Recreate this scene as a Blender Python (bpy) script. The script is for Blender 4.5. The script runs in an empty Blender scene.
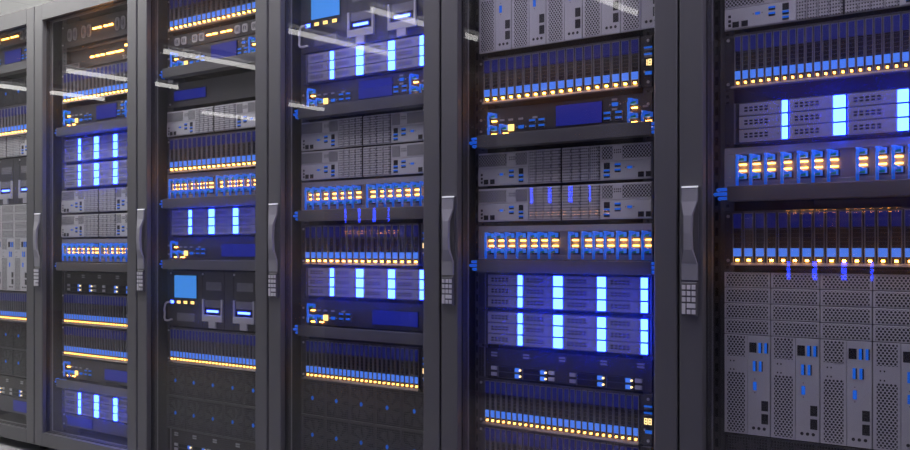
import bpy, math, random
from mathutils import Vector
random.seed(7)
scene = bpy.context.scene
COL = scene.collection
PI = math.pi

# ------------------------------------------------------------------ materials
def new_mat(name):
    m = bpy.data.materials.new(name); m.use_nodes = True
    nt = m.node_tree
    return m, nt, nt.nodes, nt.links

def pmat(name, col, rough=.5, metal=0., emit=None, estr=0., noise=0., spec=None):
    m, nt, N, L = new_mat(name)
    b = N['Principled BSDF']
    b.inputs['Base Color'].default_value = (*col, 1)
    b.inputs['Roughness'].default_value = rough
    b.inputs['Metallic'].default_value = metal
    if spec is not None: b.inputs['Specular IOR Level'].default_value = spec
    if emit:
        b.inputs['Emission Color'].default_value = (*emit, 1)
        b.inputs['Emission Strength'].default_value = estr
    if noise:
        tc = N.new('ShaderNodeTexCoord'); nz = N.new('ShaderNodeTexNoise')
        nz.inputs['Scale'].default_value = 9; nz.inputs['Detail'].default_value = 4
        L.new(tc.outputs['Object'], nz.inputs['Vector'])
        mr = N.new('ShaderNodeMapRange')
        mr.inputs['To Min'].default_value = max(.05, rough - noise); mr.inputs['To Max'].default_value = rough + noise
        L.new(nz.outputs['Fac'], mr.inputs['Value']); L.new(mr.outputs['Result'], b.inputs['Roughness'])
    return m

def vec(N, L, op, a, b=None):
    n = N.new('ShaderNodeVectorMath'); n.operation = op
    L.new(a, n.inputs[0])
    if b is not None:
        if isinstance(b, tuple): n.inputs[1].default_value = b
        else: L.new(b, n.inputs[1])
    return n

def val(N, L, op, a, b):
    n = N.new('ShaderNodeMath'); n.operation = op
    L.new(a, n.inputs[0])
    if isinstance(b, (int, float)): n.inputs[1].default_value = b
    else: L.new(b, n.inputs[1])
    return n

def dotmat(name, col, hole, sx, sz, rad, stagger=True, rough=.5, square=False):
    """sheet metal with punched holes, pattern in the part's own x-z coordinates"""
    m, nt, N, L = new_mat(name)
    b = N['Principled BSDF']; b.inputs['Roughness'].default_value = rough
    tc = N.new('ShaderNodeTexCoord')
    flat = vec(N, L, 'MULTIPLY', tc.outputs['Object'], (1/sx, 0, 1/sz))
    def dist(off):
        a = vec(N, L, 'ADD', flat.outputs[0], (off, 0, off))
        f = vec(N, L, 'FRACTION', a.outputs[0])
        s = vec(N, L, 'SUBTRACT', f.outputs[0], (.5, 0, .5))
        c = vec(N, L, 'MULTIPLY', s.outputs[0], (sx, 0, sz))
        if square:
            ab = vec(N, L, 'ABSOLUTE', c.outputs[0])
            sp = N.new('ShaderNodeSeparateXYZ'); L.new(ab.outputs[0], sp.inputs[0])
            return val(N, L, 'MAXIMUM', sp.outputs['X'], sp.outputs['Z']).outputs[0]
        return vec(N, L, 'LENGTH', c.outputs[0]).outputs['Value']
    d = dist(0.)
    if stagger: d = val(N, L, 'MINIMUM', d, dist(.5)).outputs[0]
    k = val(N, L, 'LESS_THAN', d, rad)
    mx = N.new('ShaderNodeMix'); mx.data_type = 'RGBA'
    mx.inputs['A'].default_value = (*col, 1); mx.inputs['B'].default_value = (*hole, 1)
    L.new(k.outputs[0], mx.inputs['Factor']); L.new(mx.outputs['Result'], b.inputs['Base Color'])
    return m

def emat(name, col, s, base=(.02, .02, .02)):
    return pmat(name, base, .5, 0, col, s, spec=.2)

FRAME = (.118, .118, .126)
M = {
 'frame': pmat('rack_powder_coat', FRAME, .42, .25, noise=.06),
 'jamb': pmat('rack_inner_metal', (.20, .20, .215), .5),
 'shell': pmat('rack_shell', (.035, .035, .038), .6),
 'rail': pmat('rack_rail', (.09, .09, .095), .55),
 'liner': pmat('door_liner', (.045, .045, .048), .6),
 'gap': pmat('dark_gasket', (.012, .012, .014), .7),
 'handle': pmat('handle_metal', (.27, .27, .30), .45),
 'handle_cap_highlight': pmat('handle_cap_highlight', (.85, .85, .88), .3, 0, (.9, .93, 1.), .45),  # emission painted in as the highlight along the handle top
 'key': pmat('keypad_key', (.55, .55, .58), .5),
 'keypad': pmat('keypad_body', (.09, .09, .10), .5),
 'dark': pmat('unit_dark_metal', (.062, .060, .066), .42, .2, noise=.05),
 'darker': pmat('unit_black', (.020, .019, .022), .65, spec=.2),
 'grey': pmat('unit_grey_metal', (.64, .64, .665), .5),
 'lgrey': pmat('panel_grey', (.36, .36, .385), .48),
 'mid': pmat('unit_mid_grey', (.20, .20, .22), .45),
 'tray': pmat('tray_grey', (.10, .10, .108), .45),
 'screw': pmat('screw_steel', (.55, .55, .58), .3, .6),
 'pale': pmat('pale_plastic', (.55, .55, .58), .45),
 'hole': pmat('port_black', (.012, .012, .015), .6),
 'cable': pmat('blue_cable', (.03, .26, .95), .35, 0, (.012, .14, .9), .40),  # emission stands in for light on the cable, which is no lamp
 'plug': pmat('blue_plug', (.035, .28, .95), .3, 0, (.012, .14, .9), .45),  # same painted-in glow as the cable, no light source
 'green': pmat('green_latch', (.03, .42, .25), .35),
 'screen': emat('dark_blue_screen', (.009, .018, .31), .6, (.006, .008, .08)),
 'tag': emat('drive_display', (.007, .018, .28), .24, (.005, .009, .10)),
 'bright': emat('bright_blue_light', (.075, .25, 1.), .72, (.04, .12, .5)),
 'sky': emat('sky_blue_screen', (.05, .27, .80), .95, (.03, .1, .3)),
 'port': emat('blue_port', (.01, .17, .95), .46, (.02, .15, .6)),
 'amber': emat('amber_led', (1., .40, .055), 24.),
 'amber_small': emat('amber_led_small', (1., .42, .075), 9.),
 'amber_bar': emat('amber_bar', (1., .38, .055), 20.),
 'warm': emat('warm_button', (1., .60, .16), 2.6),
 'white_led': emat('white_led', (1., .70, .30), 2.5),
 'digit': emat('digit_segment', (1., .70, .28), 2.2),
 'strip': emat('blue_light_strip', (.0165, .047, 1.), 35.),
 'blue_bar': emat('blue_light_bar', (.04, .08, 1.), 18.),
 'tube': emat('fluorescent_tube', (1., .98, .95), 6.),
 'perf': dotmat('perforated_grey', (.64, .64, .665), (.02, .02, .024), .0092, .0125, .0029),
 'perf_small': dotmat('perforated_grey_small', (.64, .64, .665), (.025, .025, .03), .0098, .0108, .0031),
 'perf_sq': dotmat('vented_drive_front', (.52, .52, .55), (.03, .03, .035), .0068, .0082, .0021, False),
 'dots': dotmat('dotted_dark', (.062, .060, .066), (.42, .42, .45), .0068, .0085, .0019),
 'mesh': dotmat('black_mesh', (.050, .046, .046), (.012, .010, .010), .0075, .0075, .0026, False, square=True),
}
def glass_mat():
    m, nt, N, L = new_mat('door_glass')
    N.remove(N['Principled BSDF'])
    out = N['Material Output']
    tr = N.new('ShaderNodeBsdfTransparent'); tr.inputs['Color'].default_value = (.95, .95, .96, 1)
    tl = N.new('ShaderNodeBsdfTranslucent'); tl.inputs['Color'].default_value = (.9, .9, .9, 1)
    m1 = N.new('ShaderNodeMixShader'); m1.inputs[0].default_value = .055
    L.new(tr.outputs[0], m1.inputs[1]); L.new(tl.outputs[0], m1.inputs[2])
    gl = N.new('ShaderNodeBsdfGlossy'); gl.inputs['Roughness'].default_value = .0
    fr = N.new('ShaderNodeFresnel'); gm = N.new('ShaderNodeNewGeometry')
    ior = N.new('ShaderNodeMapRange'); ior.inputs['To Min'].default_value = 1.65; ior.inputs['To Max'].default_value = 1/1.65
    L.new(gm.outputs['Backfacing'], ior.inputs['Value']); L.new(ior.outputs['Result'], fr.inputs['IOR'])   # thin pane: same reflectance from both sides
    m2 = N.new('ShaderNodeMixShader')
    L.new(fr.outputs[0], m2.inputs[0]); L.new(m1.outputs[0], m2.inputs[1]); L.new(gl.outputs[0], m2.inputs[2])
    L.new(m2.outputs[0], out.inputs['Surface'])
    return m
M['glass'] = glass_mat()

# ------------------------------------------------------------------ mesh building
class MB:
    def __init__(s): s.v = []; s.f = []; s.m = []; s.sm = []; s.mats = []
    def mi(s, k):
        if k not in s.mats: s.mats.append(k)
        return s.mats.index(k)
    def face(s, idx, k, smooth=False): s.f.append(idx); s.m.append(s.mi(k)); s.sm.append(smooth)
    def box(s, x0, x1, y0, y1, z0, z1, k, ch=0.):
        """axis box; ch chamfers the edges round the front (y0) face"""
        b = len(s.v)
        if ch <= 0:
            s.v += [(x0,y0,z0),(x1,y0,z0),(x1,y0,z1),(x0,y0,z1),(x0,y1,z0),(x1,y1,z0),(x1,y1,z1),(x0,y1,z1)]
            for q in ((0,1,2,3),(1,5,6,2),(5,4,7,6),(4,0,3,7),(3,2,6,7),(4,5,1,0)): s.face([b+i for i in q], k)
        else:
            c = ch
            s.v += [(x0+c,y0,z0+c),(x1-c,y0,z0+c),(x1-c,y0,z1-c),(x0+c,y0,z1-c)]
            s.v += [(x0,y0+c,z0),(x1,y0+c,z0),(x1,y0+c,z1),(x0,y0+c,z1)]
            s.v += [(x0,y1,z0),(x1,y1,z0),(x1,y1,z1),(x0,y1,z1)]
            s.face([b,b+1,b+2,b+3], k)
            for r in (0, 4):
                for i in range(4):
                    j = (i+1) % 4
                    s.face([b+r+i, b+r+4+i, b+r+4+j, b+r+j], k)
            s.face([b+8,b+11,b+10,b+9], k)
        return s
    def prism(s, poly, y0, y1, k, smooth=False):
        """outline in x-z (anticlockwise seen from the front) extruded from y0 (front) to y1"""
        n = len(poly); b = len(s.v)
        s.v += [(x, y0, z) for x, z in poly] + [(x, y1, z) for x, z in poly]
        s.face([b+i for i in range(n)], k)
        s.face([b+n+i for i in reversed(range(n))], k)
        for i in range(n):
            j = (i+1) % n
            s.face([b+j, b+i, b+n+i, b+n+j], k, smooth)
        return s
    def disc(s, cx, cz, r, y0, y1, k, n=12, ry=None):
        ry = ry or r
        return s.prism([(cx + r*math.cos(2*PI*i/n), cz + ry*math.sin(2*PI*i/n)) for i in range(n)], y0, y1, k, True)
    def tube(s, pts, r, k, n=8):
        pts = [Vector(p) for p in pts]; b = len(s.v); m = len(pts)
        up = Vector((0, 1, 0))
        for i, p in enumerate(pts):
            t = (pts[min(i+1, m-1)] - pts[max(i-1, 0)]).normalized()
            a = up - t * up.dot(t)
            if a.length < 1e-3: a = Vector((1, 0, 0)) - t * t.x
            a.normalize(); up = a; c = t.cross(a)
            for j in range(n):
                w = 2*PI*j/n
                s.v.append(tuple(p + a*(r*math.cos(w)) + c*(r*math.sin(w))))
        for i in range(m-1):
            for j in range(n):
                q = (j+1) % n
                s.face([b+i*n+j, b+i*n+q, b+(i+1)*n+q, b+(i+1)*n+j], k, True)
        s.face([b+j for j in reversed(range(n))], k); s.face([b+(m-1)*n+j for j in range(n)], k)
        return s
    def mesh(s, name):
        me = bpy.data.meshes.new(name); me.from_pydata(s.v, [], s.f)
        for k in s.mats: me.materials.append(M[k])
        me.polygons.foreach_set('material_index', s.m)
        me.polygons.foreach_set('use_smooth', s.sm)
        me.update()
        return me

CACHE = {}
def cached(key, name, fn):
    if key not in CACHE:
        mb = MB(); fn(mb); CACHE[key] = mb.mesh(name)
    return CACHE[key]

def put(name, me, parent=None, loc=(0, 0, 0), label=None):
    o = bpy.data.objects.new(name, me); COL.objects.link(o)
    if parent is not None: o.parent = parent
    o.location = loc
    if label: o['label'] = label
    return o

SEEN = {}
def tag(o, label, cat, group=None):
    n = len(label.split())
    assert 4 <= n <= 16, (n, label)
    if label in SEEN and not (group and SEEN[label] == group): print('DUPLICATE LABEL', label)
    SEEN[label] = group
    o['label'] = label; o['category'] = cat
    if group: o['group'] = group
    return o

def thing(name, loc, label, cat, group=None):
    o = bpy.data.objects.new(name, None); COL.objects.link(o); o.location = loc
    o.empty_display_size = .05
    return tag(o, label, cat, group)

# ------------------------------------------------------------------ layout
EYE = .93                      # camera height; heights below are measured from it
W = .795                       # rack pitch
UY = .089                      # front plane of the mounted equipment, behind the door face at y = 0
TY = .046                      # front of the cable trays
def cx(k): return -1.548 + W*(k-4)
RACK = ['leftmost rack', 'second rack from left', 'third rack from left', 'fourth rack from left', 'fifth rack from left', 'rightmost rack']
ORD = ['first','second','third','fourth','fifth','sixth','seventh','eighth','ninth','tenth','eleventh','twelfth','thirteenth','fourteenth']
HW = .297                      # half width of a mounted unit
def ux(k): return cx(k) - (.012 if k == 5 else .019)

def faceplate(b, H, k='dark', body=True, y=0., t=.006):
    b.box(-HW, HW, y, y+t, .001, H-.001, k, .0012)
    if body: b.box(-.257, .257, y+t, .46, .002, H-.002, 'darker')
def screws(b, zs, us=(-.286, .286), y=0.):
    for u in us:
        for z in zs: b.disc(u, z, .0042, y-.003, y+.001, 'screw', 10)

# ------------------------------------------------------------------ racks
RZ0, RZ1 = .035, 2.042         # cabinet bottom and top above the floor
OZ0, OZ1 = EYE-.831, EYE+1.036 # door opening
SW = .0688                     # stile width
def make_rack(k, label):
    h = W/2 - .003
    r = thing('server_rack', (cx(k), 0, 0), label, 'server rack', 'row of dark server racks')
    def body(b):
        b.box(-h, -h+.02, .046, 1.0, RZ0, RZ1, 'shell'); b.box(h-.02, h, .046, 1.0, RZ0, RZ1, 'shell')
        b.box(-h+.02, h-.02, .98, 1.0, RZ0, RZ1, 'shell')
        b.box(-h+.02, h-.02, .046, .98, RZ1-.03, RZ1, 'shell'); b.box(-h+.02, h-.02, .046, .98, RZ0, RZ0+.03, 'shell')
    put('cabinet_shell', cached('shell', 'cabinet_shell', body), r)
    def gask(b):
        b.box(-W/2, -h, .012, .9, RZ0, RZ1, 'gap'); 
    put('side_gasket', cached('gasket', 'side_gasket', gask), r)
    for s in (-1, 1):
        def rail(b, s=s):
            x0, x1 = sorted((s*.266 - .019, s*.30 - .019))
            b.box(x0, x1, UY+.0065, UY+.012, RZ0+.03, RZ1-.03, 'rail')
            xa = s*.300 - .019; xa, xb = sorted((xa, xa + s*.004))
            b.box(xa, xb, UY+.0065, UY+.09, RZ0+.03, RZ1-.03, 'rail')
            z = RZ0 + .06
            while z < RZ1 - .06:
                b.box(x0+.012, x0+.020, UY+.0061, UY+.0065, z, z+.008, 'hole'); z += .0178
        put('mounting_rail', cached(('rail', s), 'mounting_rail', rail), r)
    def post(b):
        b.box(-.352, -.335, .120, .16, RZ0+.03, RZ1-.03, 'rail')
        z = RZ0 + .09
        while z < RZ1 - .09:
            b.box(-.3475, -.3395, .1192, .120, z, z+.022, 'hole'); z += .040
    put('cable_post', cached('post', 'cable_post', post), r)
    def foot(b):
        b.disc(0, 0, .022, 0, .014, 'gap', 12)
    for sx in (-1, 1):
        for y in (.10, .90):
            f = put('foot', cached('foot', 'foot', lambda b: (b.box(-.022, .022, -.022, .022, 0, .012, 'gap'), b.box(-.01, .01, -.01, .01, .012, RZ0, 'screw'))), r, (sx*.33, y, 0))
    def door(b):
        b.box(-h, -W/2+SW, 0, .044, RZ0+.004, RZ1-.004, 'frame', .003)
        b.box(W/2-SW, h, 0, .044, RZ0+.004, RZ1-.004, 'frame', .003)
        b.box(-W/2+SW, W/2-SW, .0004, .044, OZ1, RZ1-.004, 'frame')
        b.box(-W/2+SW, W/2-SW, .0004, .044, RZ0+.004, OZ0, 'frame')
        i = W/2 - SW
        # inner lip that carries the pane: dark liner with a thin bright edge
        for y0, y1, t, kk in ((.0205, .045, .004, 'liner'), (.045, .050, .006, 'jamb')):
            b.box(-i, -i+t, y0, y1, OZ0, OZ1, kk); b.box(i-t, i, y0, y1, OZ0, OZ1, kk)
            b.box(-i, i, y0, y1, OZ1-t, OZ1, kk); b.box(-i, i, y0, y1, OZ0, OZ0+t, kk)
    d = put('door', cached('door', 'door', door), r)
    i = W/2 - SW
    def pane(b):
        b.v += [(-i, .020, OZ0), (i, .020, OZ0), (i, .020, OZ1), (-i, .020, OZ1)]; b.face([0, 1, 2, 3], 'glass')
    put('glass_pane', cached('pane', 'glass_pane', pane), d, label='clear glass pane')
    hx, hz = -W/2 + .0132, EYE
    def handle(b):
        # bowed grip: wide ends on the stile, a narrower bar standing off it
        x0, x1 = 0., .0431
        prof = [(.158, 0., .0431, .006), (.122, 0., .0431, .008), (.086, .010, .033, .017), (.040, .011, .032, .019), (-.002, .010, .033, .017), (-.038, 0., .0431, .008), (-.080, 0., .0431, .006)]
        n = len(prof); bb = len(b.v)
        for z, a, c, o in prof:
            t = .005 if o < .015 else .010
            b.v += [(a, -o, z), (c, -o, z), (c, -o+t, z), (a, -o+t, z)]
        for q in range(n-1):
            for j in range(4):
                jj = (j+1) % 4
                b.face([bb+(q+1)*4+j, bb+(q+1)*4+jj, bb+q*4+jj, bb+q*4+j], 'handle')
        b.face([bb, bb+1, bb+2, bb+3][::-1], 'handle'); b.face([bb+(n-1)*4+j for j in range(4)], 'handle')
        b.box(-.001, .0441, -.002, .001, -.082, .160, 'frame')
    hd = put('handle', cached('handle', 'handle', handle), d, (hx, 0, hz), 'pale grey bowed door handle')
    put('handle_cap_highlight', cached('hcap', 'handle_cap_highlight', lambda b: b.box(0, .0431, -.0075, .0, .1575, .1615, 'handle_cap_highlight')), d, (hx, 0, hz), 'white highlight strip on top of the handle')
    kp = put('keypad', cached('keypad', 'keypad', lambda b: b.box(0, .0431, -.008, 0, -.172, -.085, 'keypad', .002)), d, (hx, 0, hz), 'dark keypad with pale square keys')
    def keys(b):
        cw, rh = .0135, .0158
        def key(c0, c1, r0, r1): b.box(.002+c0*cw, .002+c1*cw-.0035, -.0105, -.008, -.088-r1*rh, -.088-r0*rh-.0045, 'key', .0008)
        for rr in range(3):
            for c in range(3): key(c, c+1, rr, rr+1)
        key(0, 1, 3, 5); key(1, 3, 3, 4); key(1, 2, 4, 5); key(2, 3, 4, 5)
    put('keypad_keys', cached('keys', 'keypad_keys', keys), d, (hx, 0, hz))
    return r

# ------------------------------------------------------------------ equipment
def unit(name, k, ztop, H, label, cat, group=None, y=UY):
    return thing(name, (ux(k), y, EYE + ztop - H), label, cat, group)

DH = .1425
SEG = {'0':'abcdef','1':'bc','8':'abcdefg'}
def digits(b, txt, x, z, w, h, k, y0, y1):
    t = w*.24
    for ch in txt:
        for q in SEG[ch]:
            g = {'a':(0,w,h-t,h),'g':(0,w,h/2-t/2,h/2+t/2),'d':(0,w,0,t),'f':(0,t,h/2,h),'b':(w-t,w,h/2,h),'e':(0,t,0,h/2),'c':(w-t,w,0,h/2)}[q]
            b.box(x+g[0], x+g[1], y0, y1, z+g[2], z+g[3], k)
        x += w*1.35

def lip(b):  # lip sloped and lightened to catch the amber glow under the drives
    q = len(b.v)
    for x in (-.275, .262): b.v += [(x, 0, .001), (x, -.0140, .001), (x, -.0140, .0025), (x, -.0082, .0085), (x, 0, .0088)]
    b.face([q, q+1, q+2, q+3, q+4][::-1], 'mid'); b.face([q+5, q+6, q+7, q+8, q+9], 'mid')
    for i in range(5):
        j = (i+1) % 5; b.face([q+i, q+5+i, q+5+j, q+j][::-1], 'mid')
def drive_shelf(k, ztop, n, label, txt='88'):
    t = unit('drive_shelf', k, ztop, DH, label, 'drive shelf')
    p = .02983 if n == 18 else .02036
    x0 = -.2721 if n == 18 else -.267
    sw = p - (.0030 if n == 18 else .0022)
    bw = sw*.80
    def ch(b):
        faceplate(b, DH); screws(b, (.014, .128))
        lip(b); b.box(-.275, .262, -.007, 0, DH-.005, DH-.001, 'dark')
    put('chassis', cached('dchassis', 'chassis', ch), t)
    z0, z1 = .0075, DH-.0065
    def sled(b):
        b.box(0, sw, -.003, 0, z0, z1, 'darker')
        e = .0022 if n == 18 else .0016
        b.box(0, e, -.0075, -.003, z0, z1, 'mid'); b.box(bw+e, bw+2*e, -.0075, -.003, z0, z1, 'mid')
        b.box(0, bw+2*e, -.007, -.003, z1-.002, z1, 'mid'); b.box(0, bw+2*e, -.0075, -.003, z0, z0+.0018, 'mid')
        for q in range(5): b.box(e, bw+e, -.0045, -.003, .050+q*.0105, .0515+q*.0105, 'dark')
    e = .0022 if n == 18 else .0016
    ms = cached(('sled', n), 'drive_sled', sled)
    ml = cached(('tagp', n), 'label_tab', lambda b: b.box(e, bw+e, -.0068, -.003, DH-.0455, z1-.002, 'tag'))
    mb_ = cached(('btn', n), 'release_button', lambda b: b.box(e, bw+e, -.0075, -.003, .0245, .0455, 'bright'))
    md = cached(('led', n), 'status_light', lambda b: b.box(e+bw*.35, e+bw*.65, -.0095, -.003,   .0122, .0174, 'amber' if n == 18 else 'amber_small'))
    for i in range(n):
        s = put('drive_sled', ms, t, (x0 + p*i, 0, 0))
        put('label_tab', ml, s, label='dark blue tab'); put('release_button', mb_, s, label='bright blue button'); put('status_light', md, s, label='glowing amber light')
    def pan(b):
        b.box(.2725, .2765, -.002, 0, .040, .046, 'screw')
        for z in (.106, .088): b.box(.2744, .2990, -.003, 0, z-.006, z, 'mid')
    put('control_panel', cached('ctl', 'control_panel', pan), t)
    for z in (.106, .088): put('blue_port', cached('cport', 'blue_port', lambda b: b.box(.2744, .2985, -.0042, -.001, 0, .005, 'port')), t, (0, 0, z))
    put('blue_port', cached('cport2', 'blue_port', lambda b: b.box(.2775, .2975, -.0042, -.001, .034, .043, 'port')), t)
    put('digit_display', cached(('dig', txt), 'digit_display', lambda b: (b.box(.2735, .2985, -.003, 0, .056, .079, 'hole'), digits(b, txt, .2755, .059, .0092, .017, 'digit', -.0045, -.003))), t, label='glowing two-digit display')
    return t

SH = .108
def storage(k, ztop, label):
    t = unit('storage_array', k, ztop, SH, label, 'storage array')
    def ch(b):
        faceplate(b, SH)
        b.box(-.270, -.2665, -.004, 0, .002, SH-.002, 'mid')
    put('chassis', cached('schassis', 'chassis', ch), t)
    cols = [(-.2587, -.1484, -.132), (-.1285, -.022, .009), (.0125, .1248, .1518), (.155, .2617, .2831)]
    for c, (a, s0, s1) in enumerate(cols):
        a += .006; s0 += .008; s1 += .0035
        def mod(b, a=a, s0=s0, s1=s1):
            b.box(a, s0-.0005, -.012, 0, 0, .0305, 'lgrey', .0015)
            b.box(s0-.0005, s1+.002, -.005, 0, 0, .0305, 'darker')
            w = s0 - a
            for r in range(2):
                for q in range(5):
                    x = a + w*.13 + q*w*.118
                    b.box(x, x+w*.075, -.0126, -.0119, .0095+r*.0075, .0142+r*.0075, 'hole')
            b.disc(s0-.010, .015, .0018, -.0126, -.0119, 'hole', 8)
        mm = cached(('smod', c), 'disk_tray', mod)
        ml = cached(('sstrip', c), 'light_strip', lambda b, s0=s0, s1=s1: b.box(s0, s1, -.0126, -.005, .0012, .0298, 'strip'))
        for r in range(3):
            d = put('disk_tray', mm, t, (0, 0, .005 + r*.0335))
            put('light_strip', ml, d, label='glowing blue light strip')
    return t

VH = .103
def twin_server(k, ztop, label):
    H = VH
    t = unit('twin_server', k, ztop, H, label, 'server')
    put('chassis', cached('vchassis', 'chassis', lambda b: (b.box(-HW, HW, .0, .006, .001, H-.001, 'grey', .001), b.box(-.257, .257, .006, .46, .002, H-.002, 'darker'), b.box(.0060, .0090, -.0052, 0, .001, H-.001, 'hole'))), t)
    def lid(side):
        def f(b):
            a, c = (-.2955, -.108) if side < 0 else (.1375, .2955)
            b.box(a, c, -.004, 0, .003, .0535, 'grey', .001)
            b.box(a, c, -.0025, 0, .0555, H-.003, 'grey', .001)
            if side < 0:
                for z in (.036, .024, .013): b.box(-.2846, -.2775, -.0045, -.0035, z-.004, z+.003, 'hole')
                P = [(-.2734, -.2561), (-.2491, -.2321)]; V = (-.213, -.1995); U = [(-.1778, -.1606, (.042, .027)), (-.1423, -.126, (.026, .0125))]; S = (-.1423, -.126)
                D = [(-.179, -.176), (-.172, -.169), (-.159, -.156), (-.165, -.162)]
            else:
                P = [(.2566, .2744), (.2805, .2955)]; V = (.2231, .2386); U = [(.1837, .2022, (.042, .027)), (.1491, .1678, (.026, .0125))]; S = (.1491, .1678)
                D = [(.181, .184), (.188, .191), (.200, .203), (.194, .197)]
            for p, q in P: b.box(p, q, -.0046, -.0035, .006, .0205, 'hole')
            b.box(V[0]-.006, V[0]-.004, -.0046, -.0035, .033, .036, 'hole'); b.box(V[1]+.004, V[1]+.006, -.0046, -.0035, .033, .036, 'hole')
            b.box(S[0], S[1], -.0046, -.0035, .0325, .0495, 'darker')
            for p, q, zz in U:
                for z in zz: b.box(p, q, -.0046, -.0035, z-.0050, z+.0005, 'hole')
            for p, q in D:
                for z in (.083, .076): b.box(p, q, -.0032, -.0020, z, z+.004, 'hole')
        return f
    for s in (-1, 1):
        nd = put('server_node', cached(('node', s), 'server_node', lid(s)), t)
        va = ((-.2935, -.1896), (-.1545, -.113)) if s < 0 else ((.142, .1758), (.2074, .2945))
        for i, (p, q) in enumerate(va):
            put('vent', cached(('vent', s, i), 'vent', lambda b, p=p, q=q: b.box(p, q, -.0034, -.002, .0600, H-.0065, 'perf_small')), nd, label='perforated vent')
        if s < 0: U = [(-.1778, -.1606, (.042, .027)), (-.1423, -.126, (.026, .0125))]; V = (-.213, -.1995)
        else: U = [(.1837, .2022, (.042, .027)), (.1491, .1678, (.026, .0125))]; V = (.2231, .2386)
        for p, q, zz in U:
            for z in zz: put('blue_port', cached(('vp', p, z), 'blue_port', lambda b, p=p, q=q, z=z: b.box(p, q, -.0058, -.0035, z, z+.0045, 'port')), nd)
        put('video_port', cached(('vv', s), 'video_port', lambda b: b.prism([(V[0]+.001, .031), (V[1]-.001, .031), (V[1], .0375), (V[0], .0375)], -.0056, -.0035, 'port')), nd, label='bright blue video port')
    edges = [-.1067, -.080, -.0525, -.0240, .0052, None, .0100, .0440, .0735, .104, .1345]
    xs = [(edges[i], edges[i+1]) for i in range(len(edges)-1) if edges[i] is not None and edges[i+1] is not None]
    for i, (p, q) in enumerate(xs):
        def colm(b, p=p, q=q):
            for r in range(5):
                z = .0035 + r*.0194
                b.box(p+.0008, q-.0008, -.005, 0, z, z+.0186, 'perf_sq', .0006)
                b.box(q-.006, q-.0025, -.0058, -.0045, z+.004, z+.0145, 'mid')
        put('drive_column', cached(('vcol', i), 'drive_column', colm), t)
    return t

TH = .0375
def cable_tray(k, ztop, label, where, right=False, left=True):
    t = unit('cable_tray', k, ztop, TH, label, 'cable tray', y=TY)
    def f(b):
        b.box(-.272, .2965+.019, 0, .003, 0, TH, 'tray', .0012)
        b.box(-.272, .2965+.019, .003, .046, 0, .003, 'tray')
        b.box(-.285, .285, .044, .0485, 0, .010, 'tray')
    put('trough', cached('trough', 'trough', f), t)
    for s in (-1, 1):
        put('bracket', cached(('tb', s), 'bracket', lambda b: b.box(*sorted((s*.262 + .0, s*.272)), .003, .0490, .003, .009, 'rail')), t)
    ends = [('left', -1)] if left else []
    if right: ends.append(('right', 1))
    for nm, s in ends:
        for i, (w, ln) in enumerate((('top', .036), ('middle', .044), ('bottom', .032))):
            z = .031 - i*.0115
            if s < 0: xa, xb = -.272, -.272 - ln
            else: xa, xb = .3155, .3155 + ln*.5
            def cb(b, s=s, xa=xa, xb=xb, ln=ln):
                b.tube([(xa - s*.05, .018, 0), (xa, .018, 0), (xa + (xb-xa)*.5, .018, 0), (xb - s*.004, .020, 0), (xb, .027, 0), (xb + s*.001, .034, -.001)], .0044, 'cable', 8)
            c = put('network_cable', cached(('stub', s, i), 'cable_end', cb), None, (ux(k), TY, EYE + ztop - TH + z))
            tag(c, '%s blue cable end at %s of %s, %s' % (w, nm, where, RACK[k]), 'cable', 'blue cable ends at the cable trays')
    return t

def patch_cord(name, k, x, xv, z_plug, z_end, base, label, pw=.019, group='blue patch cords'):
    """plug in the port, cord looping forward, left and down into the tray"""
    key = (name, round(xv-x, 4), round(z_plug-z_end, 4), pw)
    def f(b):
        dz = z_end - z_plug; vx = xv - x + .0085
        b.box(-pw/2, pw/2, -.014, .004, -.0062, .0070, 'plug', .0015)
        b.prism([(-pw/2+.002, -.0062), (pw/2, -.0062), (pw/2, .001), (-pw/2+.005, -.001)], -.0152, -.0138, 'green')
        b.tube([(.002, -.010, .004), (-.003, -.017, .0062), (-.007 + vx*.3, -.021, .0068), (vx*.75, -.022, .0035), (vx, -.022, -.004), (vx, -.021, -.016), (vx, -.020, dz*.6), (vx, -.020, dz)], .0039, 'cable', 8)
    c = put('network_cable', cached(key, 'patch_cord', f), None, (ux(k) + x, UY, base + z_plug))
    return tag(c, label, 'cable', group)

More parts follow.
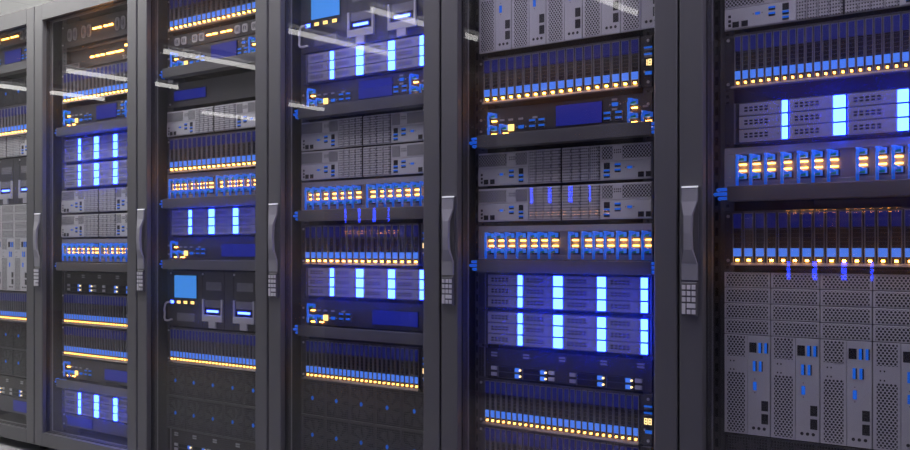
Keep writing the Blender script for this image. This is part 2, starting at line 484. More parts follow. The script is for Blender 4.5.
RH = .092
def router(k, ztop, label, where, kind='A'):
    H = RH
    t = unit('router', k, ztop, H, label, 'router')
    put('chassis', cached('rchassis', 'chassis', lambda b: (faceplate(b, H), screws(b, (H-.033, H-.068)))), t)
    def bars(b, L_): 
        for x, z in L_: b.box(x, x+.016, -.003, 0, H-z-.0028, H-z+.0028, 'lgrey')
    put('button_row', cached('rb0', 'button_row', lambda b: bars(b, [(-.214, .0385), (-.1821, .039), (-.1453, .039), (-.094, .039)])), t)
    put('power_button', cached('rpb', 'power_button', lambda b: b.box(-.1821, -.1625, -.004, 0, H-.0735, H-.054, 'warm')), t, label='glowing pale yellow square button')
    def vga(x, z):
        put('video_port', cached(('rv', x), 'video_port', lambda b: (b.prism([(x+.001, H-z-.005), (x+.018, H-z-.005), (x+.0195, H-z+.005), (x, H-z+.005)], -.004, 0, 'port'), b.box(x-.008, x-.005, -.002, 0, H-z-.002, H-z+.002, 'screw'), b.box(x+.0245, x+.0275, -.002, 0, H-z-.002, H-z+.002, 'screw'))), t, label='bright blue video port')
    def usb(x, z):
        put('blue_port', cached(('ru', x, z), 'blue_port', lambda b: (b.box(x, x+.0225, -.003, 0, H-z-.0055, H-z+.0065, 'mid'), b.box(x+.001, x+.0215, -.0036, -.002, H-z-.005, H-z-.001, 'hole'), b.box(x+.001, x+.0215, -.0046, -.002, H-z, H-z+.0055, 'port'))), t)
    vga(-.1453, .064)
    for x in (-.1061, -.073):
        for z in (.050, .067): usb(x, z)
    sc = (-.011, .1475-.006, .012, .072) if kind == 'A' else (.053, .253, .028, .076)
    put('display', cached(('rdisp', kind), 'display', lambda b: (b.box(sc[0]-.002, sc[1]+.002, -.0025, 0, H-sc[3]-.002, H-sc[2]+.002, 'hole'), b.box(sc[0], sc[1], -.004, -.002, H-sc[3], H-sc[2], 'screen'))), t, label='dark blue glowing display')
    groups = [('left', 0.)]
    if kind == 'A':
        groups.append(('right', .4795))
        put('button_row', cached('rb1', 'button_row', lambda b: bars(b, [(.1735, .011), (.1735, .038), (.2700, .038)])), t)
        vga(.1735, .0245)
        for x in (.1475, .184):
            for z in (.050, .065): usb(x, z)
    for nm, dx in groups:
        for w, x, xv, zp, zl in (('top', -.2345, -.252, .024, .040), ('bottom', -.2345, -.252, .0625, .080), ('inner', -.1915, -.2095, .0625, .080)):
            put('link_light', cached(('rl', x, zl), 'link_light', lambda b, x=x, zl=zl: b.box(x-.0080, x+.0080, -.006, 0, H-zl-.0016, H-zl+.0016, 'amber_bar')), t, (dx, 0, 0), 'glowing amber link light')
            patch_cord('rcord', k, x+dx, xv+dx, H-zp, .0085, EYE+ztop-H, '%s blue cable in %s ports of %s, %s' % (w, nm, where, RACK[k]), group='blue cables of the routers')
    return t

PH = .104
PCOL = [-.2682, -.2321, -.1933, -.1514, -.1103, -.0746, -.0371, .0306, .0754, .1112, .1475, .1874, .2267, .2694-.004]
def patch_panel(k, ztop, label, cords=True):
    H = PH
    t = unit('patch_panel', k, ztop, H, label, 'patch panel')
    def ch(b):
        b.box(-HW, HW, 0, .006, H-.018, H-.001, 'lgrey', .001); b.box(-HW, HW, 0, .006, .001, H-.089, 'lgrey', .001)
        b.box(-HW, -.264, 0, .006, H-.089, H-.018, 'lgrey'); b.box(.2945, HW, 0, .006, H-.089, H-.018, 'lgrey')
        b.box(-.264, .2945, .0045, .006, H-.089, H-.018, 'mid')
        b.box(-.257, .257, .006, .30, .002, H-.002, 'darker')
        for c in PCOL:
            for z in (.031, .077): b.box(c+.012, c+.034, .0035, .0047, H-z-.009, H-z+.009, 'hole')
    put('chassis', cached('pchassis', 'chassis', ch), t)
    def led(b):
        for z in (.0455, .0615): b.box(-.0085, .0085, .0, .005, H-z-.0014, H-z+.0014, 'amber_bar')
    ml = cached('pled', 'port_lights', led)
    for i, c in enumerate(PCOL):
        put('port_lights', ml, t, (c+.0205, 0, 0), 'pair of glowing amber bars')
        for w, z in (('upper', .0305), ('lower', .0765)) if cords else ():
            patch_cord('pcord', k, c+.0215, c+.0055, H-z, .004, EYE+ztop-H, '%s blue patch cord in %s column of patch panel, %s' % (w, ORD[i], RACK[k]), .0165, 'blue patch cords in the patch panels')
    return t

WH = .091
def power_unit(k, ztop, label):
    H = WH
    t = unit('power_module_chassis', k, ztop, H, label, 'power unit')
    put('chassis', cached('wchassis', 'chassis', lambda b: (b.box(-HW, HW, 0, .006, .001, H-.001, 'mesh', .001), b.box(-.257, .257, .006, .40, .002, H-.002, 'darker'), b.box(-.2725, -.2695, -.003, 0, .001, H-.001, 'mid'))), t)
    for x in (-.2466, -.1284, -.0018, .1356, .2525):
        put('grey_tag', cached('wtag', 'grey_tag', lambda b: (b.box(0, .0225, -.003, 0, 0, .0055, 'lgrey'), b.box(0, .0225, -.003, 0, .0085, .014, 'lgrey'))), t, (x, 0, H-.026))
    for x in (-.2466, -.0385 + .0, .0346, .236):
        for z in (.061, .0795):
            if x == .236: xx, w = .2455, .022
            else: xx, w = x, .021
            put('grey_pad', cached(('wpad', w), 'grey_pad', lambda b, w=w: b.box(0, w, -.004, 0, -.0055, .0055, 'pale', .001)), t, (xx, 0, H-z))
    for x, w in ((-.2200, .090), (-.1290, .090), (.0595, .095), (.1560, .088)):
        m = put('power_module', cached(('wmod', w), 'power_module', lambda b, w=w: (b.box(0, w, -.003, 0, -.0185, .0185, 'darker'), b.box(0, .0015, -.005, -.003, -.0185, .0185, 'mid'), b.box(0, w, -.005, -.003, .0170, .0185, 'dark'), b.box(0, w, -.005, -.003, -.001, .001, 'dark'), b.box(0, w, -.005, -.003, -.0185, -.017, 'dark'))), t, (x, 0, H-.071))
        for z in (.0092, -.0092):
            put('latch', cached(('wl', w), 'latch', lambda b, w=w: b.box(w-.0255, w-.0105, -.007, -.003, -.006, .006, 'bright')), m, (0, 0, z), 'bright blue latch')
            put('status_light', cached(('ws', w), 'status_light', lambda b, w=w: b.disc(w-.0070, 0, .0030, -.008, -.003, 'white_led', 10)), m, (0, 0, z), 'warm white light')
    return t

def blade(b, H):
    b.box(0, .1208, -.004, .004, .001, H-.001, 'grey', .001)
def blade_chassis(k, ztop, label, rows=4):
    H = .418
    t = unit('blade_chassis', k, ztop, H, label, 'blade server chassis')
    put('chassis', cached('jchassis', 'chassis', lambda b: (b.box(-HW, HW+.026, .004, .006, 0, H, 'hole'), b.box(-.257, .257, .006, .46, 0, H, 'darker'))), t)
    BH = .2568
    def bl(b):
        b.box(0, .0620, -.004, .004, .001, BH-.001, 'grey', .001); b.box(.0632, .1208, -.004, .004, .001, BH-.001, 'grey', .001)
        for u in (.017, .026):
            for z in (.188, .177, .166): 
                if z != .177: b.box(u-.0016, u+.0016, -.0046, -.0035, z-.002, z+.002, 'hole')
        b.box(.0674, .0859, -.0046, -.0035, .2122, .2378, 'darker')
        for z in (.0651, .0319): b.box(.099, .1164, -.0046, -.0035, z, z+.0256, 'hole')
        for u in (.0785, .0925, .1065): b.disc(u, .0195, .0042, -.0046, -.0035, 'hole', 10)
        for u in (.0982, .1134): b.box(u, u+.0032, -.0046, -.0035, .212, .238, 'hole')
        for u in (.0837, .0995): b.box(u, u+.0032, -.0046, -.0035, .165, .1905, 'hole')
        for z in (.145, .110): b.disc(.082, z, .0016, -.0046, -.0035, 'mid', 8)
    mbld = cached('jbl', 'blade_server', bl)
    vt = cached('jv1', 'vent', lambda b: b.box(.0085, .0555, -.0050, -.0035, .2005, .2530, 'perf'))
    vb = cached('jv2', 'vent', lambda b: b.box(.0085, .0555, -.0050, -.0035, .0060, .1590, 'perf'))
    bp = cached('jp', 'blue_port', lambda b: b.box(0, .0066, -.0056, -.0035, 0, .0258, 'port'))
    vp = cached('jvp', 'video_port', lambda b: b.box(.0776, .0864, -.0056, -.0035, .1163, .1375, 'port'))
    for c in range(5):
        x = -.2915 + c*.1236 - (.004 if k == 5 else 0)
        d = put('blade_server', mbld, t, (x, 0, 0))
        put('vent', vt, d, label='perforated vent'); put('vent', vb, d, label='perforated vent')
        for u, z in ((.0916, .212), (.1069, .212), (.0771, .165), (.0929, .165)): put('blue_port', bp, d, (u, 0, z))
        put('video_port', vp, d, label='bright blue port')
        for r in range(4):
            put('vent_panel', cached('jvp4', 'vent_panel', lambda b: (b.box(0, .1208, -.004, .004, .0008, .0395, 'grey', .001), b.box(.006, .116, -.0046, -.0035, .0040, .0362, 'perf'))), t, (x, 0, BH + r*.0403))
    return t

GH = .225
def display_chassis(k, ztop, label):
    H = GH
    t = unit('display_chassis', k, ztop, H, label, 'server chassis')
    def ch(b):
        faceplate(b, H)
        for u in (-.0700, .066, .1215, .250): b.box(u-.0012, u+.0012, -.0006, .001, .002, H-.002, 'hole')
        for u in (-.270, -.0645, .1262): b.disc(u, H-.012, .0045, -.003, 0, 'screw', 10)
    put('chassis', cached('gchassis', 'chassis', ch), t)
    put('display', cached('gdisp', 'display', lambda b: (b.box(-.246, -.101, -.003, 0, H-.111, H-.017, 'hole'), b.box(-.2436, -.1031, -.0045, -.002, H-.109, H-.019, 'sky'))), t, label='bright sky blue display')
    for i, u in enumerate((-.2713, -.227, -.1834, -.1382)):
        put('indicator', cached(('gl', i == 0), 'indicator', lambda b, i=i: (b.box(-.001, .0235, -.003, 0, -.008, .008, 'hole'), b.box(.001, .0215, -.005, -.002, -.0055, .0055, 'blue_bar' if i == 0 else 'warm'), b.box(.004, .0185, -.0054, -.004, -.0008, .0008, 'hole'))), t, (u, 0, H-.127), 'glowing blue indicator' if i == 0 else 'glowing warm indicator')
    vt = cached('gv', 'vent', lambda b: b.box(-.0, .097, -.0015, 0, 0, .031, 'dots'))
    for u, z in ((-.2303, .203), (-.0455, .075), (.1409, .075)):
        put('vent', cached(('gvw', u < -.2), 'vent', lambda b: b.box(0, .112 if u < -.2 else .0945, -.0015, 0, 0, .033, 'dots')), t, (u, 0, H-z), 'dark vent with pale dots')
    for u in (-.0632, .1242):
        def card(b):
            w = .1236
            b.box(0, .009, -.008, 0, H-.172, H-.110, 'pale', .001); b.box(w-.009, w, -.008, 0, H-.172, H-.110, 'pale', .001)
            b.box(0, w, -.008, 0, H-.197, H-.172, 'pale', .001)
            b.box(.040, .081, -.007, 0, .0025, H-.196, 'pale', .001)
            b.box(.009, w-.009, -.002, 0, H-.172, H-.112, 'darker')
        c = put('handle_card', cached('gcard', 'handle_card', card), t, (u, 0, 0), 'pale T-shaped card')
        put('vent', cached('gcv', 'vent', lambda b: b.box(.014, .110, -.0032, -.0018, H-.142, H-.113, 'dots')), c, label='dotted vent')
        put('light_bar', cached('gbar', 'light_bar', lambda b: b.box(.0285, .095, -.006, -.0018, H-.1605, H-.1525, 'blue_bar')), c, label='glowing blue light bar')
    def cb(b):
        b.tube([(-.268, .002, .097), (-.268, -.012, .097), (-.276, -.018, .096), (-.286, -.018, .088), (-.292, -.018, .070), (-.289, -.018, .050), (-.291, -.018, .032), (-.286, -.018, .024), (-.278, -.016, .022), (-.270, -.012, .023), (-.266, -.006, .026), (-.266, .002, .026)], .0042, 'pale', 8)
    c = put('jumper_cable', cached('gcable', 'jumper_cable', cb), None, (ux(k), UY, EYE+ztop-H))
    tag(c, 'grey jumper cable looping at left of chassis with blue screen, %s' % RACK[k], 'cable', 'grey jumper cables on the display chassis')
    return t

FH = .131
def fan_unit(k, ztop, rows, label):
    H = FH*rows
    t = unit('fan_unit', k, ztop, H, label, 'fan unit')
    put('chassis', cached(('fchassis', rows), 'chassis', lambda b: (b.box(-HW, HW, .0045, .006, 0, H, 'darker'), b.box(-.257, .257, .006, .44, 0, H, 'darker'), b.box(-HW, HW, -.006, .0045, H-.003, H, 'dark'))), t)
    w = .1188
    def bez(b):
        e = .0045
        b.box(0, w, -.006, .0045, 0, e, 'dark', .001); b.box(0, w, -.006, .0045, FH-e, FH, 'dark', .001)
        b.box(0, e, -.006, .0045, e, FH-e, 'dark', .001); b.box(w-e, w, -.006, .0045, e, FH-e, 'dark', .001)
    def grl(b):
        e = .0045
        for i in range(1, 15): x = e + (w-2*e)*i/15; b.box(x-.0010, x+.0010, -.0042, -.0032, e, FH-e, 'dark')
        for i in range(1, 17): z = e + (FH-2*e)*i/17; b.box(e, w-e, -.0052, -.0038, z-.0010, z+.0010, 'dark')
    def rot(b):
        b.disc(w/2, FH/2, .016, -.0025, .004, 'dark', 16)
        for i in range(7):
            a = 2*PI*i/7
            q = len(b.v)
            pts = []
            for r, da in ((.015, -.30), (.053, .05), (.054, .62), (.015, .35)):
                pts.append((w/2 + r*math.cos(a+da), FH/2 + r*math.sin(a+da)))
            ys = (-.0015, -.0015, .001, .001)
            b.v += [(x, y, z) for (x, z), y in zip(pts, ys)] + [(x, y+.002, z) for (x, z), y in zip(pts, ys)]
            b.face([q, q+1, q+2, q+3], 'dark'); b.face([q+7, q+6, q+5, q+4], 'dark')
            for j in range(4):
                jj = (j+1) % 4; b.face([q+j, q+4+j, q+4+jj, q+jj], 'dark')
    for r in range(rows):
        for c in range(5):
            m = put('fan_module', cached('fbez', 'fan_module', bez), t, (-.2955+c*.119, 0, H-FH*(r+1)))
            put('grille', cached('fgrl', 'grille', grl), m); put('rotor', cached('frot', 'rotor', rot), m)
            put('hub_light', cached('fhub', 'hub_light', lambda b: b.disc(w/2, FH/2, .0055, -.0065, -.003, 'port', 12, .0075)), m, label='small bright blue hub light')
    return t

DASH = [(-.0406, -.0093), (-.0041, .0295), (.0462, .0781), (.0832, .1134)]
SOCK = [(-.243, -.2105), (-.199, -.168), (-.130, -.099), (-.087, -.057), (.131, .160), (.1745, .204), (.229, .257)]
def socket_panel(k, ztop, H, label):
    t = unit('outlet_panel', k, ztop, H, label, 'power strip')
    put('chassis', cached(('kch', H), 'chassis', lambda b: (faceplate(b, H), screws(b, (H*.14, H*.86)))), t)
    for i, (a, c) in enumerate(SOCK):
        def so(b):
            w = .0305; h2 = H*.26 if H > .08 else H*.28
            def rr(w2, hh, rr_, n=5):
                pts = []
                for (sx, sz, a0) in ((1, 1, 0), (-1, 1, 1), (-1, -1, 2), (1, -1, 3)):
                    for q in range(n):
                        an = (a0 + q/(n-1))*PI/2
                        pts.append((w/2 + sx*(w2-rr_) + rr_*math.cos(an), sz*(hh-rr_) + rr_*math.sin(an)))
                return pts
            rad = w*.48 if H > .08 else .007
            b.prism(rr(w/2, h2, min(rad, w/2-.0005)), -.004, 0, 'pale')
            b.prism(rr(w/2-.004, h2-.004, max(.002, min(rad, w/2)-.0045)), -.0046, -.0035, 'lgrey')
            for u in (-.005, .005): b.box(w/2+u-.0016, w/2+u+.0016, -.0052, -.004, -h2*.4, h2*.4, 'hole')
        put('outlet', cached(('ksock', H), 'outlet', so), t, (a, 0, H/2), 'pale outlet')
    for a, c in DASH:
        put('amber_light', cached(('kd', H), 'amber_light', lambda b: b.box(.002, .0275, -.005, 0, -.0034 if H > .08 else -.0022, .0034 if H > .08 else .0022, 'amber_bar')), t, (a, 0, H/2+ (.004 if H > .08 else .002)), 'glowing amber bar')
    return t

def text_mesh(txt, size, k):
    cu = bpy.data.curves.new('lettering', 'FONT'); cu.body = txt; cu.size = size; cu.extrude = .0004
    o = bpy.data.objects.new('lettering', cu); COL.objects.link(o)
    dg = bpy.context.evaluated_depsgraph_get()
    me = bpy.data.meshes.new_from_object(o.evaluated_get(dg))
    bpy.data.objects.remove(o); bpy.data.curves.remove(cu)
    for v in me.vertices: v.co = Vector((v.co.x, -v.co.z, v.co.y))
    me.materials.clear(); me.materials.append(M[k])
    return me

def meter_panel(k, ztop, label):
    H = .0925
    t = unit('meter_panel', k, ztop, H, label, 'meter panel', y=UY)
    put('chassis', cached('mch', 'chassis', lambda b: (b.box(-.257, .257, .020, .026, .001, H-.001, 'dark', .001), b.box(-.257, .257, .026, .40, .002, H-.002, 'darker'), b.box(-HW, HW, 0, .006, H-.004, H-.001, 'dark'), b.box(-.257, .257, .006, .02, H-.004, H-.001, 'dark'), b.box(-HW, HW, 0, .006, .0005, .003, 'dark'), b.box(-.257, .257, .006, .02, .0005, .003, 'dark'))), t)
    xs = [(-.067, -.036), (-.0249, .008), (.0141, .046), (.059, .0844), (.0907, .1184), (.126, .1509), (.1559, .1843)]
    for a, c in xs:
        put('amber_light', cached('md', 'amber_light', lambda b: b.box(.001, .024, .014, .020, -.0030, .0030, 'amber_bar')), t, (a-.022, 0, H-.046), 'glowing amber bar')
    put('amber_light', CACHE['md'], t, (.1966-.022, 0, H-.026), 'glowing amber bar set higher')
    put('lettering', text_mesh('704', .033, 'pale'), t, (.150, .0194, .004), 'pale figures 704')
    put('name_plate', cached('mnp', 'name_plate', lambda b: (b.box(-.2891, -.160, .001, .0055, .002, .027, 'mid', .001), b.box(-.286, -.163, .0003, .003, .005, .024, 'dark'))), t, (0, 0, .001))
    return t

def blank_panel(k, ztop, H, label, d):
    t = unit('blank_panel', k, ztop, H, label, 'panel')
    put('chassis', cached(('lch', H), 'chassis', lambda b: (faceplate(b, H), screws(b, (H*.16, H*.86), (-.2765, .286)))), t)
    put('display', cached(('ld', d), 'display', lambda b: (b.box(d[0]-.002, d[1]+.002, -.0025, 0, d[2]-.002, d[3]+.002, 'hole'), b.box(d[0], d[1], -.004, -.002, d[2], d[3], 'screen'))), t, label='dark blue glowing display')
    return t

# ------------------------------------------------------------------ the row
RACKLAB = ['leftmost dark grey server rack, cut by the left photo edge',
 'second dark server rack from left, glowing amber meters at its top',
 'third dark server rack from left, with a single blue-lit array',
 'fourth dark server rack from left, blue-lit arrays high and at mid height',
 'fifth dark server rack from left, two blue-lit arrays stacked together',
 'rightmost dark server rack, cut by the right photo edge']
for k in range(6): make_rack(k, RACKLAB[k])
R = RACK
# rightmost
k = 5
twin_server(k, .670, 'light grey perforated twin server at top of the rightmost rack')
drive_shelf(k, .556, 26, 'dense drive shelf above the blue-lit array in the rightmost rack', '18')
storage(k, .378, 'blue-lit storage array in the rightmost rack')
patch_panel(k, .263, 'grey patch panel with blue cords in the rightmost rack')
cable_tray(k, .160, 'grey cable tray under the patch panel in the rightmost rack', 'cable tray')
drive_shelf(k, .099, 18, 'wide-slot drive shelf below the cable tray in the rightmost rack')
blade_chassis(k, -.059, 'grey blade chassis with perforated rows, bottom of the rightmost rack')
fan_unit(k, -.479, 1, 'dark mesh fan unit under blade chassis, rightmost rack')
# fifth from left
k = 4
blade_chassis(k, .604+.418, 'light grey blade chassis at the top of fifth rack from left')
drive_shelf(k, .587, 18, 'wide-slot drive shelf under the blade chassis, fifth rack from left', '18')
router(k, .431, 'dark router with blue screen in fifth rack from left', 'router')
cable_tray(k, .346, 'grey cable tray under the router, fifth rack from left', 'upper cable tray', True)
twin_server(k, .296, 'grey twin server, upper of two in fifth rack from left')
twin_server(k, .186, 'grey twin server, lower of two in fifth rack from left')
patch_panel(k, .071, 'grey patch panel with blue cords, fifth rack from left')
cable_tray(k, -.033, 'grey cable tray under the patch panel, fifth rack from left', 'lower cable tray', True)
storage(k, -.073, 'blue-lit storage array, upper of the touching pair in fifth rack from left')
storage(k, -.187, 'blue-lit storage array, lower of the touching pair in fifth rack from left')
power_unit(k, -.303, 'black mesh power unit below the two blue-lit arrays, fifth rack from left')
drive_shelf(k, -.398, 26, 'dense drive shelf below the power unit, fifth rack from left')
drive_shelf(k, -.542, 26, 'dense drive shelf cut by bottom photo edge, fifth rack from left', '18')
# fourth from left
k = 3
display_chassis(k, .924, 'dark chassis with sky blue screen at top of fourth rack from left')
storage(k, .696, 'blue-lit storage array, upper one in fourth rack from left')
router(k, .584, 'dark router with ports on both sides, fourth rack from left', 'upper router')
cable_tray(k, .5, 'topmost grey cable tray in fourth rack from left', 'upper cable tray')
twin_server(k, .454, 'grey twin server, upper of two in fourth rack from left')
twin_server(k, .348, 'grey twin server, lower of two in fourth rack from left')
patch_panel(k, .239, 'grey patch panel with blue cords, fourth rack from left')
cable_tray(k, .136, 'grey cable tray under the patch panel, fourth rack from left', 'middle cable tray')
drive_shelf(k, .086, 18, 'wide-slot drive shelf at mid height, fourth rack from left')
storage(k, -.062, 'blue-lit storage array, lower one in fourth rack from left')
router(k, -.178, 'dark router with wide screen at right, fourth rack from left', 'lower router', 'B')
cable_tray(k, -.270, 'lowest grey cable tray in fourth rack from left', 'lower cable tray')
drive_shelf(k, -.320, 26, 'dense drive shelf above the fans, fourth rack from left')
fan_unit(k, -.464, 2, 'black fan unit with blue hubs, bottom of fourth rack from left')
# third from left
k = 2
drive_shelf(k, 1.022, 18, 'wide-slot drive shelf at the very top of third rack from left')
socket_panel(k, .865, .055, 'slim outlet panel with amber bars, third rack from left')
router(k, .808, 'dark router with ports on both sides, third rack from left', 'upper router')
cable_tray(k, .728, 'topmost grey cable tray in third rack from left', 'upper cable tray')
blank_panel(k, .670, .098, 'plain dark panel with small blue screen, third rack from left', (-.2469, -.0455, .027, .066))
twin_server(k, .559, 'grey twin server in third rack from left')
drive_shelf(k, .450, 18, 'wide-slot drive shelf under the twin server, third rack from left')
patch_panel(k, .304, 'grey patch panel with blue cords, third rack from left')
cable_tray(k, .201, 'grey cable tray under the patch panel, third rack from left', 'middle cable tray')
storage(k, .161, 'blue-lit storage array in third rack from left')
router(k, .047, 'dark router with wide screen at right, third rack from left', 'lower router', 'B')
cable_tray(k, -.043, 'lowest grey cable tray in third rack from left', 'lower cable tray')
display_chassis(k, -.087, 'dark chassis with sky blue screen, lower half of third rack from left')
drive_shelf(k, -.317, 26, 'dense drive shelf above the fans, third rack from left')
fan_unit(k, -.466, 2, 'black fan unit with blue hubs, third rack from left')
power_unit(k, -.730, 'black mesh power unit under the fans, third rack from left')
# second from left
k = 1
socket_panel(k, 1.024, .109, 'tall outlet panel with amber bars, top of second rack from left')
meter_panel(k, .903, 'recessed meter panel with amber bars and figures, second rack from left')
drive_shelf(k, .803, 18, 'wide-slot drive shelf near the top of second rack from left')
router(k, .642, 'dark router with ports on both sides, second rack from left', 'upper router')
cable_tray(k, .548, 'topmost grey cable tray in second rack from left', 'upper cable tray')
storage(k, .499, 'blue-lit storage array, topmost of three in second rack from left')
storage(k, .383, 'blue-lit storage array, middle of three in second rack from left')
twin_server(k, .266, 'grey twin server, upper of two in second rack from left')
twin_server(k, .155, 'grey twin server, lower of two in second rack from left')
patch_panel(k, .046, 'grey patch panel with blue cords, second rack from left')
cable_tray(k, -.060, 'grey cable tray under the patch panel, second rack from left', 'middle cable tray')
power_unit(k, -.103, 'black mesh power unit below the patch panel, second rack from left')
drive_shelf(k, -.198, 26, 'dense drive shelf, upper of two in second rack from left')
drive_shelf(k, -.344, 26, 'dense drive shelf, lower of two in second rack from left')
router(k, -.494, 'dark router with wide screen at right, second rack from left', 'lower router', 'B')
cable_tray(k, -.588, 'lowest grey cable tray in second rack from left', 'lower cable tray')
storage(k, -.637, 'blue-lit storage array, lowest of three in second rack from left')
blank_panel(k, -.748, .058, 'low dark panel with blue screen, bottom of second rack from left', (-.2444, -.0446, .010, .050))
# leftmost
k = 0
socket_panel(k, 1.060, .070, 'outlet panel with amber bars at the top of leftmost rack')
router(k, .975, 'dark router with blue screen in the leftmost rack', 'router')
cable_tray(k, .885, 'grey cable tray under the router, leftmost rack', 'cable tray')
fan_unit(k, .823, 1, 'black fan unit below the cable tray, upper part of leftmost rack')
drive_shelf(k, .691, 18, 'wide-slot drive shelf, upper part of leftmost rack')
twin_server(k, .549, 'grey twin server in the leftmost rack')
display_chassis(k, .441, 'dark chassis with two pale T-shaped cards, leftmost rack')
blade_chassis(k, .215, 'grey blade chassis at mid height of leftmost rack')
drive_shelf(k, -.206, 26, 'dense drive shelf under the blade chassis, leftmost rack')
fan_unit(k, -.352, 2, 'black fan unit with two fan rows, low in leftmost rack')
power_unit(k, -.622, 'black mesh power unit under the fans, leftmost rack')
blank_panel(k, -.716, .078, 'low dark panel with blue screen, bottom of leftmost rack', (.07, .27, .012, .064))

# ------------------------------------------------------------------ room
def struct(name, mb, mats_ok=True):
    o = put(name, mb.mesh(name)); o['kind'] = 'structure'; return o
def tile_mat(name, col, line, step, rough):
    m, nt, N, L = new_mat(name)
    b = N['Principled BSDF']; b.inputs['Roughness'].default_value = rough
    tc = N.new('ShaderNodeTexCoord')
    br = N.new('ShaderNodeTexBrick'); br.offset = 0; br.squash = 1
    br.inputs['Scale'].default_value = 1; br.inputs['Brick Width'].default_value = step; br.inputs['Row Height'].default_value = step
    br.inputs['Mortar Size'].default_value = .004
    br.inputs['Color1'].default_value = (*col, 1); br.inputs['Color2'].default_value = (*[c*.97 for c in col], 1); br.inputs['Mortar'].default_value = (*line, 1)
    L.new(tc.outputs['Object'], br.inputs['Vector']); L.new(br.outputs['Color'], b.inputs['Base Color'])
    return m
M['floor'] = tile_mat('floor_tiles', (.38, .38, .39), (.29, .29, .30), .6, .32)
M['ceiling'] = tile_mat('ceiling_tiles', (.86, .86, .85), (.62, .62, .62), 1.2, .8)
M['wall'] = pmat('white_wall', (.78, .78, .77), .8)
CZ = EYE + 1.755 + .09
X0, X1, Y0, Y1 = -14., 5.5, -9., 6.
b = MB(); b.box(X0, X1, Y0, Y1, -.1, 0, 'floor'); struct('floor', b)
b = MB(); b.box(X0, X1, Y0, Y1, CZ, CZ+.1, 'ceiling'); struct('ceiling', b)
b = MB(); b.box(X0-.1, X0, Y0, Y1, 0, CZ, 'wall'); struct('wall_left', b)
b = MB(); b.box(X1, X1+.1, Y0, Y1, 0, CZ, 'wall'); struct('wall_right', b)
b = MB(); b.box(X0, X1, Y0-.1, Y0, 0, CZ, 'wall'); struct('wall_front', b)
b = MB(); b.box(X0, X1, Y1, Y1+.1, 0, CZ, 'wall'); struct('wall_back', b)
# ceiling tube lamps, across the aisle, plus an added pair behind the racks
def lamp_body(b):
    b.box(-.05, .05, -.70, .70, .045, .0901, 'pale'); b.box(-.03, .03, -.69, -.66, -.02, .045, 'pale'); b.box(-.03, .03, .66, .69, -.02, .045, 'pale')
def lamp_tube(b): b.tube([(0, -.685, 0), (0, .685, 0)], .022, 'tube', 12)
M['tube_added'] = emat('added_tube', (1., .99, .97), 420.)  # tubes added out of view, only to brighten the ceiling
M['fill_warm'] = emat('fill_diffuser_warm', (1., .97, .93), 40.); M['fill_cool'] = emat('fill_diffuser_cool', (.84, .77, 1.), 17.)  # glow of the added fill panels
TUBES = [(x, -3.565) for x in (-3.54, -5.02, -6.03, -7.51, -9.08, -10.49)] + [(x, -6.27) for x in (-9.08, -10.49)] + [(x, y) for x, y in ((-8.7, 3.65), (-5.3, 3.65))]
for x, y in TUBES:
    l = thing('ceiling_lamp', (x, y, EYE+1.755), 'white fluorescent tube lamp under the ceiling, reflected in doors or added to brighten it', 'ceiling lamp', 'fluorescent tube lamps')
    put('lamp_body', cached('lampb', 'lamp_body', lamp_body), l); put('tube', cached(('lampt', y > 0), 'tube', lambda b: b.tube([(0, -.685, 0), (0, .685, 0)], .022, 'tube_added' if y > 0 else 'tube', 12)), l)
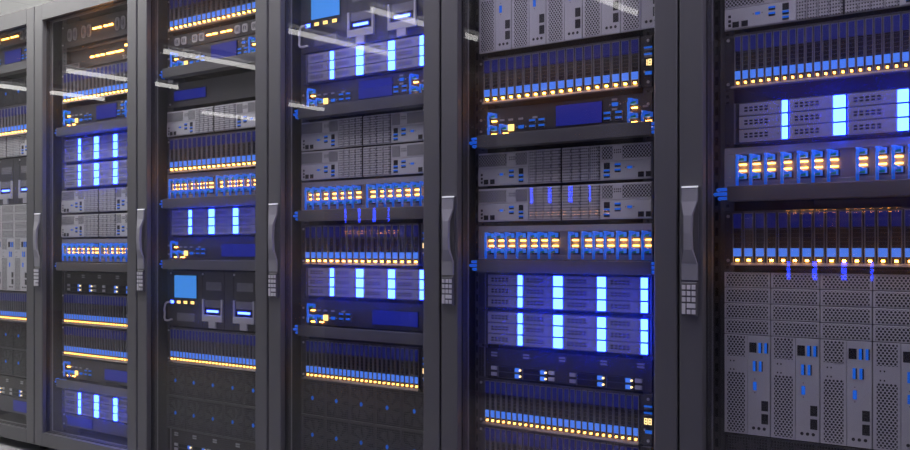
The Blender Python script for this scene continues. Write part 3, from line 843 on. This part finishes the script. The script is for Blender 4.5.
for x, kk in ((-9.4, 'fill_warm'), (-7.6, 'fill_warm'), (-5.8, 'fill_warm'), (-4.0, 'fill_warm'), (-2.2, 'fill_cool'), (-.4, 'fill_cool'), (1.4, 'fill_cool')):  # unseen fill panels, added to light the racks; cool ones tint the right
    l = thing('fill_panel_lamp', (x, -.47, CZ), 'added unseen panel lamp above the aisle, fill light for the racks', 'ceiling lamp', 'added fill panels over the aisle')
    put('fill_frame', cached('plf', 'fill_frame', lambda b: b.box(-.32, .32, -.32, .32, -.012, -.0005, 'pale')), l)
    put('fill_diffuser', cached(('pld', kk), 'fill_diffuser', lambda b: b.box(-.29, .29, -.29, .29, -.016, -.012, kk)), l)
# the facing row of racks, mirrored in the glass
src = [o for o in scene.objects if o.name == 'server_rack'][0]
def dup(o, parent=None):
    c = o.copy(); COL.objects.link(c)
    if parent is not None: c.parent = parent
    for ch in list(o.children): dup(ch, c)
    return c
FX = -4.76
for q in range(8):
    c = dup(src); c.location = (FX + q*W, -2.60, 0); c.rotation_euler = (0, 0, PI)
    c['label'] = 'dark server rack of the facing row, seen only as a reflection in glass doors'; c['group'] = 'facing row of racks'
def face(o, q):
    x, y, z = o.location
    o.location = (FX + q*W + .019, -2.60 - UY, z); o.rotation_euler = (0, 0, PI)
for q, zt, nm in ((0, .290, 'fourth'), (2, .380, 'fifth'), (4, -.056, 'rightmost')):
    face(storage(0, zt, 'blue-lit storage array of the facing row, mirrored in the %s rack' % nm), q)
for q, zt, nm in ((0, .171, 'fourth'), (2, .268, 'fifth'), (4, .245, 'rightmost')):
    face(patch_panel(0, zt, 'grey patch panel of the facing row, mirrored in the %s rack' % nm, False), q)

# ------------------------------------------------------------------ world, camera
w = bpy.data.worlds.new('World'); scene.world = w; w.use_nodes = True
w.node_tree.nodes['Background'].inputs['Color'].default_value = (.5, .52, .6, 1)
w.node_tree.nodes['Background'].inputs['Strength'].default_value = .05
cam = bpy.data.cameras.new('camera'); co = bpy.data.objects.new('camera', cam); COL.objects.link(co)
cam.sensor_width = 36.; cam.lens = 36.*1000/910; cam.shift_y = (249-225)/910; cam.clip_start = .01
co.location = (0, -2.396, EYE)
co.rotation_euler = (PI/2, 0, math.atan2(.6187, .7857))
scene.camera = co
vs = scene.view_settings
scene.display_settings.display_device = 'sRGB'
vs.view_transform = 'Standard'; vs.look = 'None'; vs.exposure = 0.; vs.gamma = 1.; vs.use_curve_mapping = False

scene.cycles.caustics_reflective = False; scene.cycles.caustics_refractive = False
scene.cycles.sample_clamp_indirect = 4.
